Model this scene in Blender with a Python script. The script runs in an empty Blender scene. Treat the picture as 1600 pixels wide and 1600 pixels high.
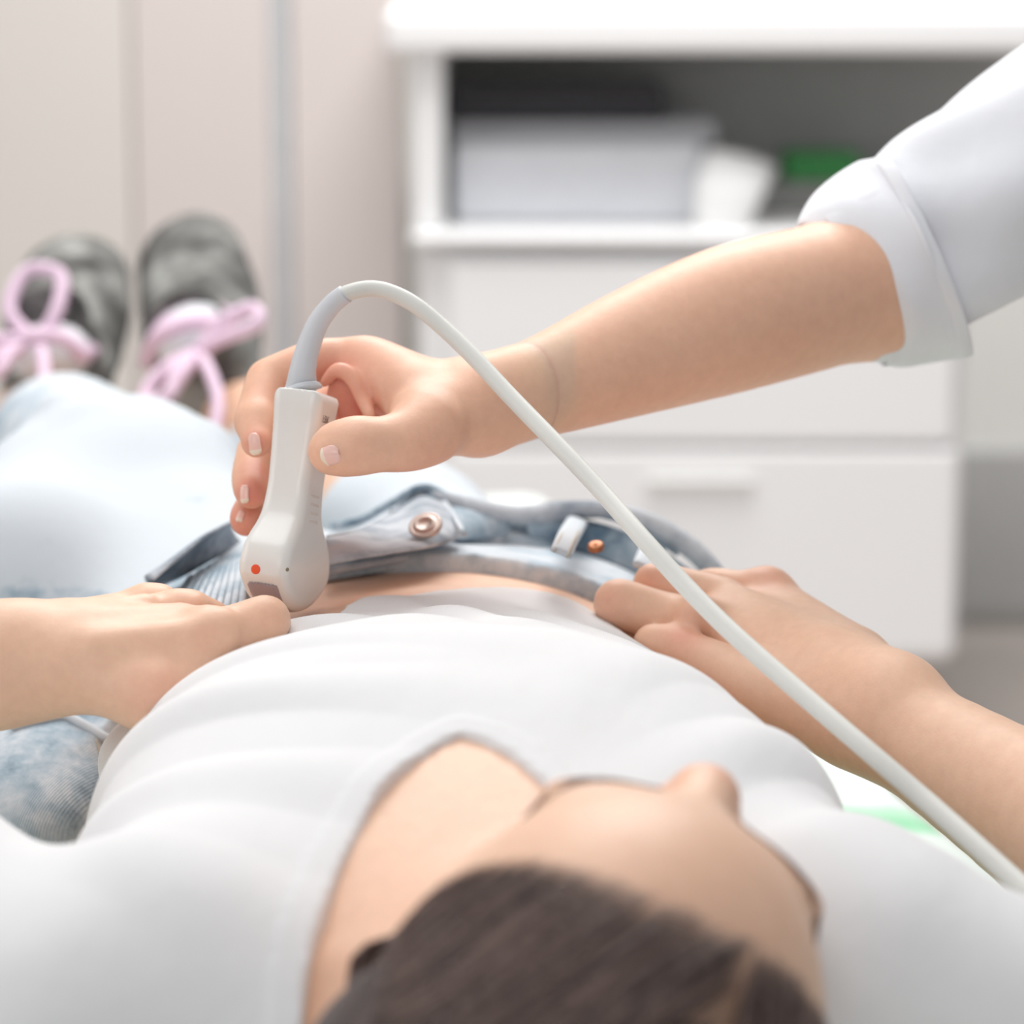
import bpy, bmesh, math, random
import numpy as np
from mathutils import Vector, Matrix, Euler
random.seed(7); rng = np.random.default_rng(7)
S = bpy.context.scene
COL = S.collection
# ------------------------------------------------------------------ camera
F = 4950.0                      # focal length in pixels of the 1600 frame
CAM = np.array([0.0, 0.0, 1.26])
PITCH = math.radians(12.1)
FW = np.array([0, math.cos(PITCH), -math.sin(PITCH)])
UP = np.array([0, math.sin(PITCH), math.cos(PITCH)])
RT = np.array([1.0, 0, 0])
cd = bpy.data.cameras.new('camera'); cam = bpy.data.objects.new('camera', cd); COL.objects.link(cam)
cam.location = CAM; cam.rotation_euler = (math.pi/2 - PITCH, 0, 0)
cd.sensor_width = 36; cd.lens = 36*F/1600; cd.clip_start = .05
cd.dof.use_dof = True; cd.dof.focus_distance = 1.445; cd.dof.aperture_fstop = 6.2
S.camera = cam
# ------------------------------------------------------------------ light
w = bpy.data.worlds.new('world'); S.world = w; w.use_nodes = True
w.node_tree.nodes['Background'].inputs[0].default_value = (.96, .98, 1, 1)
w.node_tree.nodes['Background'].inputs[1].default_value = .33
def area(name, loc, rot, sx, sy, power, color=(1, 1, 1)):
    l = bpy.data.lights.new(name, 'AREA'); l.shape = 'RECTANGLE'; l.size = sx; l.size_y = sy
    l.energy = power; l.color = color
    o = bpy.data.objects.new(name, l); COL.objects.link(o); o.location = loc; o.rotation_euler = rot
    return o
area('ceiling_panel_light', (-.3, 1.9, 2.7), (0, 0, 0), 1.6, 1.8, 22, (1, .985, .96))
area('window_daylight', (-2.6, 1.2, 2.0), (math.radians(0), math.radians(-62), 0), 1.6, 1.8, 16, (.96, .98, 1))
area('room_light', (.2, 3.6, 2.75), (0, 0, 0), 1.6, 1.2, 76, (1, .99, .97))
area('fill_behind_camera', (-.6, -1.6, 2.1), (math.radians(68), 0, math.radians(-14)), 2.0, 1.4, 17, (.98, .99, 1))  # unseen soft fill added behind the camera to brighten camera-facing surfaces
vs = S.view_settings
vs.view_transform = 'Standard'; vs.look = 'None'; vs.exposure = 0.05; vs.gamma = 1; vs.use_curve_mapping = False
try:
    S.cycles.use_denoising = True
except Exception:
    pass

# ------------------------------------------------------------------ helpers
def P(px, py, d):
    return CAM + FW*d + RT*((px-800)/F*d) - UP*((py-800)/F*d)
def G(px, py, z):
    r = FW + RT*((px-800)/F) - UP*((py-800)/F)
    return CAM + r*((z-CAM[2])/r[2])
def V(a): return Vector([float(q) for q in a])

class Field:
    def __init__(s, lo, hi, h):
        s.lo = np.array(lo, float); s.h = h
        s.n = np.ceil((np.array(hi)-s.lo)/h).astype(int)+1
        s.v = np.full(s.n, .05, np.float32)
    def box(s, lo, hi):
        a = np.clip(np.floor((np.array(lo)-s.lo)/s.h).astype(int), 0, s.n)
        b = np.clip(np.ceil((np.array(hi)-s.lo)/s.h).astype(int)+1, 0, s.n)
        ax = [(s.lo[i]+np.arange(a[i], b[i])*s.h).astype(np.float32) for i in range(3)]
        X = ax[0][:, None, None]; Y = ax[1][None, :, None]; Z = ax[2][None, None, :]
        return (slice(a[0], b[0]), slice(a[1], b[1]), slice(a[2], b[2])), X, Y, Z
    def put(s, sl, d, k, cut=False):
        o = s.v[sl]
        if 0 in o.shape: return
        if cut:
            d = -d; hh = np.maximum(k-np.abs(o-d), 0)/k
            s.v[sl] = np.maximum(o, d)+hh*hh*k*.25
        else:
            hh = np.maximum(k-np.abs(o-d), 0)/k
            s.v[sl] = np.minimum(o, d)-hh*hh*k*.25
    def cone(s, a, b, ra, rb, k=.006, cut=False, flat=None):
        """tapered capsule; flat=(axis, factor) stretches the section along axis by factor"""
        a = np.array(a, float); b = np.array(b, float); pad = .012+k+max(ra, rb)*(1.0 if flat is None else max(1, flat[1]))
        sl, X, Y, Z = s.box(np.minimum(a, b)-pad, np.maximum(a, b)+pad)
        ba = b-a; L2 = max(float(ba@ba), 1e-12)
        px, py, pz = X-a[0], Y-a[1], Z-a[2]
        t = np.clip((px*ba[0]+py*ba[1]+pz*ba[2])/L2, 0, 1)
        qx, qy, qz = px-t*ba[0], py-t*ba[1], pz-t*ba[2]
        if flat is not None:
            n = np.array(flat[0], float); n /= np.linalg.norm(n)
            m = (qx*n[0]+qy*n[1]+qz*n[2])*(1/flat[1]-1)
            qx, qy, qz = qx+m*n[0], qy+m*n[1], qz+m*n[2]
        d = np.sqrt(qx*qx+qy*qy+qz*qz)-(ra+(rb-ra)*t)
        s.put(sl, d, k, cut)
    def chain(s, pts, k=.006, flat=None, n=5):
        if len(pts) > 2:
            c = catmull([np.append(a, r) for a, r in pts], n); pts = [(q[:3], q[3]) for q in c]; k = min(k, .003)
        for (a, ra), (b, rb) in zip(pts[:-1], pts[1:]): s.cone(a, b, ra, rb, k, flat=flat)
    def ell(s, c, r, M=None, k=.01, cut=False):
        c = np.array(c, float); r = np.array(r, float); R = r.max()+k+.012
        sl, X, Y, Z = s.box(c-R, c+R)
        px, py, pz = X-c[0], Y-c[1], Z-c[2]
        if M is None: M = np.eye(3)
        q = [(px*M[i][0]+py*M[i][1]+pz*M[i][2])/r[i] for i in range(3)]
        k0 = np.sqrt(q[0]**2+q[1]**2+q[2]**2)
        g = np.sqrt((q[0]/r[0])**2+(q[1]/r[1])**2+(q[2]/r[2])**2)+1e-9
        s.put(sl, k0*(k0-1)/g, k, cut)
    def func(s, lo, hi, fn, k=.01, cut=False):
        sl, X, Y, Z = s.box(lo, hi); s.put(sl, fn(X, Y, Z).astype(np.float32), k, cut)

def nets(v, lo, h):
    """surface nets: one vertex per crossed cell, one quad per crossed grid edge"""
    ins = v < 0
    c = [slice(0, -1), slice(1, None)]
    nx, ny, nz = v.shape
    cnt = np.zeros((nx-1, ny-1, nz-1), np.int8); 
    for i in (0, 1):
        for j in (0, 1):
            for k in (0, 1): cnt += ins[c[i], c[j], c[k]]
    I = np.argwhere((cnt > 0) & (cnt < 8))
    idx = np.full(cnt.shape, -1, np.int64); idx[I[:, 0], I[:, 1], I[:, 2]] = np.arange(len(I))
    acc = np.zeros((len(I), 3)); num = np.zeros(len(I))
    for ax in range(3):
        o1, o2 = [q for q in range(3) if q != ax]
        for u in (0, 1):
            for t in (0, 1):
                A = I.copy(); A[:, o1] += u; A[:, o2] += t
                B = A.copy(); B[:, ax] += 1
                va = v[A[:, 0], A[:, 1], A[:, 2]].astype(float); vb = v[B[:, 0], B[:, 1], B[:, 2]].astype(float)
                m = (va < 0) != (vb < 0)
                f = np.where(m, va/np.where(m, va-vb, 1), 0)
                Q = A.astype(float); Q[:, ax] += f
                acc[m] += Q[m]; num[m] += 1
    verts = acc/num[:, None]*h+lo
    faces = []
    for ax in range(3):
        o1, o2 = (ax+1) % 3, (ax+2) % 3
        sa = [slice(None)]*3; sb = [slice(None)]*3; sa[ax] = slice(0, -1); sb[ax] = slice(1, None)
        for o in (o1, o2): sa[o] = slice(1, -1); sb[o] = slice(1, -1)
        a, b = ins[tuple(sa)], ins[tuple(sb)]
        for flip, m in ((0, a & ~b), (1, ~a & b)):
            E = np.argwhere(m)
            if not len(E): continue
            E[:, o1] += 1; E[:, o2] += 1
            q = []
            for u, t in ((-1, -1), (0, -1), (0, 0), (-1, 0)):
                D = E.copy(); D[:, o1] += u; D[:, o2] += t
                q.append(idx[D[:, 0], D[:, 1], D[:, 2]])
            q = np.stack(q, 1)
            faces.append(q[:, ::-1] if flip else q)
    return verts, np.concatenate(faces)

def smooth_verts(vt, fc, it=2, lam=.5):
    e = np.concatenate([fc[:, [0, 1]], fc[:, [1, 2]], fc[:, [2, 3]], fc[:, [3, 0]]])
    n = len(vt)
    deg = np.bincount(e[:, 0], minlength=n)+np.bincount(e[:, 1], minlength=n)+1e-9
    for i in range(it):
        for l in (lam, -lam*1.02):
            a = np.zeros_like(vt)
            for q in range(3):
                a[:, q] = np.bincount(e[:, 0], vt[e[:, 1], q], n)+np.bincount(e[:, 1], vt[e[:, 0], q], n)
            vt = vt+l*(a/deg[:, None]-vt)
    return vt

def mesh_of(parts, name, mats, attrs=None):
    """parts = [(verts, faces)] with quads; joins them in one mesh"""
    vs_, fs_, off = [], [], 0
    for a, b in parts:
        vs_.append(a); fs_.append(b+off); off += len(a)
    vt = np.concatenate(vs_); fc = np.concatenate(fs_)
    me = bpy.data.meshes.new(name)
    me.vertices.add(len(vt)); me.vertices.foreach_set('co', vt.astype(np.float32).ravel())
    me.loops.add(fc.size); me.loops.foreach_set('vertex_index', fc.astype(np.int32).ravel())
    me.polygons.add(len(fc)); me.polygons.foreach_set('loop_start', np.arange(0, fc.size, 4, dtype=np.int32))
    try: me.polygons.foreach_set('loop_total', np.full(len(fc), 4, dtype=np.int32))
    except Exception: pass
    me.polygons.foreach_set('use_smooth', np.ones(len(fc), bool))
    me.update(calc_edges=True)
    if attrs:
        for k, fn in attrs.items():
            at = me.attributes.new(k, 'FLOAT', 'POINT'); at.data.foreach_set('value', np.clip(fn(vt), 0, 1).astype(np.float32))
    me.validate()
    for m in (mats if isinstance(mats, list) else [mats]): me.materials.append(m)
    return me
def link(name, me, parent=None):
    o = bpy.data.objects.new(name, me); COL.objects.link(o)
    if parent is not None: o.parent = parent; o.matrix_parent_inverse = parent.matrix_world.inverted()
    return o
def root(name, loc, label, cat, group=None):
    o = bpy.data.objects.new(name, None); COL.objects.link(o); o.empty_display_size = .05
    o.location = V(loc); o['label'] = label; o['category'] = cat
    if group: o['group'] = group
    bpy.context.view_layer.update()
    return o
def tag(o, label, cat, group=None):
    o['label'] = label; o['category'] = cat
    if group: o['group'] = group
    return o
def struct(o): o['kind'] = 'structure'; return o

def bm_obj(name, bm, mat, parent=None, smooth=True, mods=()):
    me = bpy.data.meshes.new(name); bmesh.ops.recalc_face_normals(bm, faces=bm.faces); bm.to_mesh(me); bm.free()
    me.materials.append(mat)
    me.polygons.foreach_set('use_smooth', np.full(len(me.polygons), smooth))
    o = link(name, me, parent)
    return o
def add_box(bm, c, s, rot=None, bev=0.0, seg=3):
    r = bmesh.ops.create_cube(bm, size=1)['verts']
    M = Matrix.Translation(V(c)) @ (rot.to_4x4() if rot is not None else Matrix.Identity(4)) @ Matrix.Diagonal((*s, 1))
    bmesh.ops.transform(bm, matrix=M, verts=r)
    if bev:
        ed = list({e for q in r for e in q.link_edges})
        bmesh.ops.bevel(bm, geom=ed, offset=bev, segments=seg, affect='EDGES', profile=.5)
def box_obj(name, c, s, mat, parent=None, rot=None, bev=.002):
    bm = bmesh.new(); add_box(bm, c, s, rot, bev)
    o = bm_obj(name, bm, mat, parent, smooth=False)
    return o
def catmull(pts, n=8):
    pts = [np.array(p, float) for p in pts]
    pts = [2*pts[0]-pts[1]]+pts+[2*pts[-1]-pts[-2]]
    out = []
    for i in range(1, len(pts)-2):
        p0, p1, p2, p3 = pts[i-1:i+3]
        for k in range(n):
            t = k/n
            out.append(.5*((2*p1)+(p2-p0)*t+(2*p0-5*p1+4*p2-p3)*t*t+(3*p1-p0-3*p2+p3)*t**3))
    out.append(pts[-2]); return out
def frames(path, ref):
    T = [];
    for i in range(len(path)):
        a = path[max(i-1, 0)]; b = path[min(i+1, len(path)-1)]
        t = b-a; T.append(t/(np.linalg.norm(t)+1e-12))
    n = np.array(ref, float); out = []
    for t in T:
        n = n-t*(n@t); n /= np.linalg.norm(n)+1e-12
        out.append((t, n.copy(), np.cross(t, n)))
    return out
def tube(bm, path, radii, seg=20, ref=(0, 0, 1), squash=1.0, cap=True):
    if np.isscalar(radii): radii = [radii]*len(path)
    rings = []
    for p, r, (t, n, b) in zip(path, radii, frames(path, ref)):
        rings.append([bm.verts.new(V(p+n*math.cos(q)*r*squash+b*math.sin(q)*r)) for q in [2*math.pi*i/seg for i in range(seg)]])
    for A, B in zip(rings[:-1], rings[1:]):
        for i in range(seg): bm.faces.new((A[i], A[(i+1) % seg], B[(i+1) % seg], B[i]))
    if cap: bm.faces.new(rings[0][::-1]); bm.faces.new(rings[-1])
def ribbon(bm, left, right, thick, nsub=10, bulge=0.0, up=(0, 0, 1)):
    """closed cloth strip between two edge curves"""
    L, R = catmull(left, nsub), catmull(right, nsub)
    m = min(len(L), len(R)); rows = []; K = 6
    for i in range(m):
        a, b = L[i], R[i]
        tt = (L[min(i+1, m-1)]-L[max(i-1, 0)]); nn = np.cross(tt, b-a); nn = nn/(np.linalg.norm(nn)+1e-12)
        if nn@np.array(up) < 0: nn = -nn
        top = []; bot = []
        for k in range(K+1):
            s = k/K; e = 4*s*(1-s)
            th = thick*(.45+.55*min(1, e*2.2))
            p = a+(b-a)*s+nn*bulge*e
            top.append(bm.verts.new(V(p+nn*th*.5))); bot.append(bm.verts.new(V(p-nn*th*.5)))
        rows.append(top+bot[::-1])
    n = len(rows[0])
    for A, B in zip(rows[:-1], rows[1:]):
        for i in range(n): bm.faces.new((A[i], A[(i+1) % n], B[(i+1) % n], B[i]))
    bm.faces.new(rows[0][::-1]); bm.faces.new(rows[-1])

# ------------------------------------------------------------------ materials
def lin(c): return tuple((x/255/12.92 if x/255 <= .04045 else ((x/255+.055)/1.055)**2.4) for x in c)+(1,)
def new_mat(name, rgb, rough=.5, spec=.5):
    m = bpy.data.materials.new(name); m.use_nodes = True
    b = m.node_tree.nodes['Principled BSDF']
    b.inputs['Base Color'].default_value = lin(rgb); b.inputs['Roughness'].default_value = rough
    b.inputs['Specular IOR Level'].default_value = spec
    return m, m.node_tree.nodes, m.node_tree.links, b
def noise(nt, scale, detail=4, rough=.5, vec=None):
    n = nt.nodes.new('ShaderNodeTexNoise'); n.inputs['Scale'].default_value = scale
    n.inputs['Detail'].default_value = detail; n.inputs['Roughness'].default_value = rough
    if vec is not None: nt.links.new(vec, n.inputs['Vector'])
    return n
def coords(nt, scale=None, rot=None):
    tc = nt.nodes.new('ShaderNodeTexCoord'); out = tc.outputs['Object']
    if scale or rot:
        mp = nt.nodes.new('ShaderNodeMapping'); nt.links.new(out, mp.inputs['Vector'])
        if scale: mp.inputs['Scale'].default_value = scale
        if rot: mp.inputs['Rotation'].default_value = rot
        out = mp.outputs['Vector']
    return out
def ramp(nt, fac, stops):
    r = nt.nodes.new('ShaderNodeValToRGB'); nt.links.new(fac, r.inputs['Fac'])
    while len(r.color_ramp.elements) < len(stops): r.color_ramp.elements.new(.5)
    for e, (p, c) in zip(r.color_ramp.elements, stops): e.position = p; e.color = lin(c)
    return r.outputs['Color']
def mix(nt, fac, a, b, mode='MIX'):
    m = nt.nodes.new('ShaderNodeMix'); m.data_type = 'RGBA'; m.blend_type = mode
    for i, x in ((0, fac), (6, a), (7, b)):
        if hasattr(x, 'links'): nt.links.new(x, m.inputs[i])
        elif isinstance(x, (int, float)): m.inputs[i].default_value = x
        else: m.inputs[i].default_value = lin(x)
    return m.outputs[2]
def bump(nt, h, bsdf, strength=.2, dist=.001, prev=None):
    b = nt.nodes.new('ShaderNodeBump'); b.inputs['Strength'].default_value = strength; b.inputs['Distance'].default_value = dist
    nt.links.new(h, b.inputs['Height'])
    if prev is not None: nt.links.new(prev, b.inputs['Normal'])
    nt.links.new(b.outputs[0], bsdf.inputs['Normal']); return b.outputs[0]
def plain(name, rgb, rough=.5, spec=.5, nscale=40, amt=.03):
    m, N, L, b = new_mat(name, rgb, rough, spec); nt = m.node_tree
    n = noise(nt, nscale, 3, vec=coords(nt))
    c2 = tuple(max(0, min(255, q*(1-amt*2))) for q in rgb)
    L.new(mix(nt, n.outputs['Fac'], rgb, c2), b.inputs['Base Color'])
    return m
def skin_mat(name, base, dark, red):
    m, N, L, b = new_mat(name, base, .48, .38); nt = m.node_tree
    v = coords(nt)
    n1 = noise(nt, 14, 4, .6, v); n2 = noise(nt, 170, 5, .65, v)
    c = mix(nt, n1.outputs['Fac'], base, dark)
    at = nt.nodes.new('ShaderNodeAttribute'); at.attribute_name = 'red'
    c = mix(nt, at.outputs['Fac'], c, red)
    r2 = ramp(nt, n2.outputs['Fac'], [(.3, (247, 244, 243)), (.7, (255, 255, 255))])
    c = mix(nt, 1.0, c, r2, 'MULTIPLY')
    L.new(c, b.inputs['Base Color'])
    b.inputs['Subsurface Weight'].default_value = .22; b.inputs['Subsurface Scale'].default_value = .008
    b.inputs['Subsurface Radius'].default_value = (1, .35, .2)
    v2 = coords(nt, scale=(1, 1, 1))
    vo = nt.nodes.new('ShaderNodeTexVoronoi'); vo.inputs['Scale'].default_value = 900; L.new(v2, vo.inputs['Vector'])
    p = bump(nt, vo.outputs['Distance'], b, .12, .0003)
    n3 = noise(nt, 220, 3, .5, v2); bump(nt, n3.outputs['Fac'], b, .15, .0004, p)
    return m
SKIN = skin_mat('skin_patient', (241, 203, 177), (233, 187, 158), (226, 152, 130))
SKIN2 = skin_mat('skin_arm', (244, 200, 173), (236, 184, 155), (224, 138, 120))
def cloth_mat(name, rgb, rough=.85, sc=2500, amt=.25):
    m, N, L, b = new_mat(name, rgb, rough, .2); nt = m.node_tree
    v = coords(nt)
    n = noise(nt, 30, 3, .5, v)
    L.new(mix(nt, n.outputs['Fac'], rgb, tuple(q*.975 for q in rgb)), b.inputs['Base Color'])
    w1 = nt.nodes.new('ShaderNodeTexWave'); w1.inputs['Scale'].default_value = sc/6.28; L.new(v, w1.inputs['Vector'])
    p = bump(nt, w1.outputs['Fac'], b, amt, .0002)
    n2 = noise(nt, 60, 3, .5, coords(nt, (1, .35, 1)))
    bump(nt, n2.outputs['Fac'], b, .25, .003, p)
    b.inputs['Sheen Weight'].default_value = .1
    return m
SHIRT = cloth_mat('white_cotton', (231, 230, 231))
COAT = cloth_mat('white_coat_cotton', (240, 241, 246), amt=.35)
def denim_mat(name, light, mid, dark, tw=2200, rot=(0, 0, .5)):
    m, N, L, b = new_mat(name, mid, .85, .2); nt = m.node_tree
    v = coords(nt)
    wv = nt.nodes.new('ShaderNodeTexWave'); wv.inputs['Scale'].default_value = tw/6.28*.9; wv.inputs['Distortion'].default_value = 1.2
    wv.inputs['Detail'].default_value = 2; wv.inputs['Detail Scale'].default_value = 3
    L.new(coords(nt, rot=rot), wv.inputs['Vector'])
    n = noise(nt, 22, 6, .65, v); n2 = noise(nt, 90, 5, .7, v)
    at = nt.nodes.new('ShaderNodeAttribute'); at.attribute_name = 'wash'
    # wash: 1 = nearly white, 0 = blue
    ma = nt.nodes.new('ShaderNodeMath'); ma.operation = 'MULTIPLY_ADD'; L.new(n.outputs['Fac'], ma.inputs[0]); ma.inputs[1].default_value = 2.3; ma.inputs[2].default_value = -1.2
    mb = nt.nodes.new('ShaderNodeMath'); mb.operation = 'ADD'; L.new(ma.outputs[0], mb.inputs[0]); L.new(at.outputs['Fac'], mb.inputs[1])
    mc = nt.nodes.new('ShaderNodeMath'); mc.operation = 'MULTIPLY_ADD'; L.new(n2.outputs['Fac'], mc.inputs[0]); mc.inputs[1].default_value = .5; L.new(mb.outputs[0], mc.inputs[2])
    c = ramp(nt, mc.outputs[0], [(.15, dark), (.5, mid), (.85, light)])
    c = mix(nt, mix(nt, .2, (0, 0, 0), wv.outputs['Color']), c, mix(nt, .5, c, light))
    L.new(c, b.inputs['Base Color'])
    p = bump(nt, wv.outputs['Fac'], b, .5, .0004); bump(nt, n2.outputs['Fac'], b, .4, .0012, p)
    return m
DENIM = denim_mat('washed_denim', (211, 217, 223), (162, 180, 193), (84, 110, 130))
DENIM_IN = denim_mat('denim_inside', (198, 202, 208), (152, 160, 170), (104, 116, 128), tw=2200)
THREAD = plain('seam_thread', (196, 186, 172), .8)
PROBE = plain('probe_plastic', (236, 234, 230), .22, .5, 8, .01)
RELIEF = plain('strain_relief_rubber', (214, 216, 221), .45, .4)
CABLE = plain('cable_jacket', (226, 225, 219), .42, .4)
LENS = plain('probe_lens', (168, 152, 155), .35)
ORANGE = plain('orange_dot', (245, 92, 48), .4)
BROWNM = plain('label_print', (120, 104, 96), .5)
RIDGE = plain('pale_ridge', (226, 222, 217), .3)
NAIL = new_mat('fingernail', (243, 200, 188), .22, .6)[0]
NAILTIP = new_mat('fingernail_edge', (240, 224, 206), .3, .5)[0]
# ------------------------------------------------------------------ room shell
WALL = plain('painted_wall', (222, 216, 212), .8, .3, 3, .008)
WALLR = plain('grey_wall', (226, 225, 222), .8, .3, 3, .01)
FLOOR = plain('vinyl_floor', (204, 194, 188), .5, .4, 6, .03)
LAM = plain('white_laminate', (237, 237, 238), .45, .4, 5, .006)
GREYB = plain('grey_baseboard', (188, 188, 187), .6)
def slab(name, c, s, m): return struct(box_obj(name, c, s, m, bev=0))
slab('floor', (0, 2.2, -.03), (7, 7, .06), FLOOR)
slab('wall_back', (0, 5.05, 1.4), (7, .1, 2.9), WALLR)
slab('wall_left', (-3.3, 2.2, 1.4), (.1, 6, 2.9), WALL)
slab('baseboard_back', (0, 4.99, .16), (6.4, .03, .26), GREYB)

# ------------------------------------------------------------------ examination bed
PADM = plain('bed_vinyl', (226, 232, 228), .5, .4)
STEEL = plain('white_steel', (232, 232, 230), .35)
def at_axis(s, off=0): return np.array([.03-.215*(s-1.0)+off*.977, s+off*.21])
yaw = math.atan(.215); RZ = Matrix.Rotation(yaw, 3, 'Z')
bc = at_axis(1.55)
bed = root('examination_bed', (bc[0], bc[1], 0), 'white padded examination bed the patient lies on', 'bed')
box_obj('mattress', (bc[0], bc[1], .655), (.70, 2.1, .12), PADM, bed, RZ, .03)
box_obj('bed_frame', (bc[0], bc[1], .56), (.62, 1.95, .06), STEEL, bed, RZ, .006)
for sx in (-.24, .24):
    for sy in (-.8, .8):
        q = RZ @ Vector((sx, sy, 0)); box_obj('leg', (bc[0]+q.x, bc[1]+q.y, .27), (.05, .05, .53), STEEL, bed, RZ, .006)
# paper-thin drape with green print
def sheet_mat():
    m, N, L, b = new_mat('green_print_sheet', (226, 238, 230), .9, .15); nt = m.node_tree
    n = noise(nt, 9, 2, .4, coords(nt))
    c = ramp(nt, n.outputs['Fac'], [(.50, (232, 241, 236)), (.58, (196, 232, 208)), (.68, (150, 218, 172))])
    L.new(c, b.inputs['Base Color']); return m
def sheet():
    bm = bmesh.new(); nx, ny = 60, 120; g = {}
    for i in range(nx+1):
        for j in range(ny+1):
            u = -.372+.744*i/nx; v = -.95+1.75*j/ny
            z = .7165+.0022*math.sin(u*31+v*9)+.002*math.sin(v*23-u*14)
            if abs(u) > .345: z -= (abs(u)-.345)*1.6
            q = RZ @ Vector((u, v, 0)); g[i, j] = bm.verts.new((bc[0]+q.x, bc[1]+q.y, z+.003))
    for i in range(nx):
        for j in range(ny): bm.faces.new((g[i, j], g[i+1, j], g[i+1, j+1], g[i, j+1]))
    o = bm_obj('bed_sheet', bm, sheet_mat())
    md = o.modifiers.new('s', 'SOLIDIFY'); md.thickness = .0015; md.offset = 1
    return tag(o, 'pale green printed sheet spread over the examination bed', 'sheet')
sheet()

# ------------------------------------------------------------------ patient
def interp(y, ys, vs_):
    # smooth (pchip-like via cosine-free cubic) table lookup
    ys = np.array(ys); vs_ = np.array(vs_, float)
    xs = np.linspace(ys[0], ys[-1], 200)
    base = np.interp(xs, ys, vs_); k = np.ones(15)/15
    pad = np.pad(base, 7, mode='edge'); sm = np.convolve(pad, k, 'valid')
    return np.interp(y, xs, sm)
TY = [.93, .98, 1.03, 1.08, 1.15, 1.21, 1.27, 1.33, 1.40, 1.47, 1.55, 1.62, 1.70, 1.78]
TA = [.055, .075, .135, .165, .168, .162, .158, .150, .142, .140, .150, .162, .165, .150]
TT = [.845, .862, .886, .902, .919, .930, .936, .924, .908, .899, .893, .884, .872, .850]
TC = [.03, .025, .015, .004, -.005, -.014, -.022, -.028, -.034, -.040, -.052, -.065, -.085, -.11]
BACK = .728
def torso(off):
    def fn(X, Y, Z):
        y = np.clip(Y, TY[0], TY[-1])
        a = interp(y, TY, TA)+off; t = interp(y, TY, TT)+off; c = interp(y, TY, TC)
        zb = BACK-off*.3; zc = zb+(t-zb)*.42; hu = t-zc; hd = zc-zb
        ex = np.abs(X-c)/a; ez = np.where(Z > zc, (Z-zc)/hu, (zc-Z)/hd)
        k0 = (ex**2.35+np.abs(ez)**2.35)**(1/2.35)
        d = (k0-1)*np.minimum(a, hu)*.85
        return np.maximum(np.maximum(d, Y-TY[-1]), .995-Y)
    return fn
HC = P(932, 1642, 1.055)                 # middle of the skull
fdir = np.array([.40, .52, .76]); fdir /= np.linalg.norm(fdir)
udir = np.array([.10, -.75, .55]); udir -= fdir*(udir@fdir); udir /= np.linalg.norm(udir)
sdir = np.cross(fdir, udir)              # towards picture right or left
if sdir[0] < 0: sdir = -sdir
HM = np.array([sdir, udir, fdir])
def H(s, u, f): return HC+sdir*s+udir*u+fdir*f
LA = dict(elbow=np.array([-.385, 1.31, .885]), sh=np.array([-.165, 1.075, .82]))
RA = dict(elbow=np.array([.335, 1.24, .79]), sh=np.array([.175, 1.075, .81]))

f = Field((-.26, .90, .70), (.27, 1.72, 1.00), .0026)
f.func((-.26, .90, .70), (.27, 1.72, 1.0), torso(0), k=.001)
f.cone((-.12, 1.09, .81), LA['sh'], .04, .046, .03)
f.cone((.13, 1.09, .80), RA['sh'], .04, .046, .03)
# neck
f.cone((.022, 1.04, .80), H(0, -.055, -.01), .062, .055, .03)
for sx in (-1, 1):                       # collar bones
    f.cone((.02+sx*.015, 1.052, .878), (.018+sx*.095, 1.045, .866), .0055, .006, .014)
    f.cone((.022+sx*.022, 1.05, .878), H(sx*.045, -.06, -.0), .009, .012, .02)
# skull, face
f.ell(H(0, .012, -.008), (.0735, .088, .094), HM, .02)
f.ell(H(0, -.045, .022), (.056, .062, .066), HM, .03)
f.ell(H(0, -.098, .030), (.024, .022, .022), HM, .03)          # chin
f.ell(H(0, -.088, .010), (.045, .035, .040), HM, .03)          # jaw
for sx in (-1, 1):
    f.ell(H(sx*.034, -.036, .064), (.021, .020, .014), HM, .02)   # cheek
    f.ell(H(sx*.026, .004, .074), (.024, .008, .009), HM, .02)    # brow ridge
    f.ell(H(sx*.031, -.013, .079), (.0155, .009, .009), HM, .007)  # closed eyelid
f.cone(H(0, .002, .080), H(.001, -.040, .108), .0100, .0122, .014)  # nose bridge to tip
f.ell(H(0, -.042, .106), (.0122, .011, .0115), HM, .006)
for sx in (-1, 1): f.ell(H(sx*.0140, -.042, .096), (.0085, .0095, .0090), HM, .006)
f.ell(H(0, -.066, .089), (.022, .0055, .008), HM, .006)
f.ell(H(0, -.077, .086), (.019, .006, .009), HM, .006)
tv, tf = nets(f.v, f.lo, f.h); tv = smooth_verts(tv, tf, 2)

def arm(joints, k=.02): return joints
# --- left hand of the patient (picture left)
def rp(px, d): return px*d/F
def J(px, py, d, r): return (P(px, py, d), rp(r, d))
f = Field((-.46, 1.18, .76), (-.06, 1.60, .98), .0018)
e = LA['elbow']; wj = J(20, 1035, 1.395, 72)
f.cone(e, wj[0], .040, .0235, .02, flat=(UP, 1.0))
f.chain([(e, .041), (e+(wj[0]-e)*.3, .042), (e+(wj[0]-e)*.65, .033), (wj[0], .0235)], .02)
f.cone(LA['sh'], e, .048, .042, .02)
W1 = J(75, 1030, 1.40, 68)
f.cone(wj[0], W1[0], .0225, .0215, .02)
f.cone(P(60, 990, 1.42), P(292, 958, 1.445), rp(46, 1.42), rp(34, 1.44), .012)     # middle metacarpal
f.cone(P(55, 990, 1.43), P(246, 946, 1.468), rp(42, 1.43), rp(31, 1.46), .012)     # ring
f.cone(P(60, 1010, 1.44), P(205, 950, 1.485), rp(44, 1.44), rp(28, 1.46), .012)    # little
f.cone(P(75, 1025, 1.40), P(338, 1000, 1.415), rp(62, 1.4), rp(44, 1.415), .014)   # index
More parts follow.
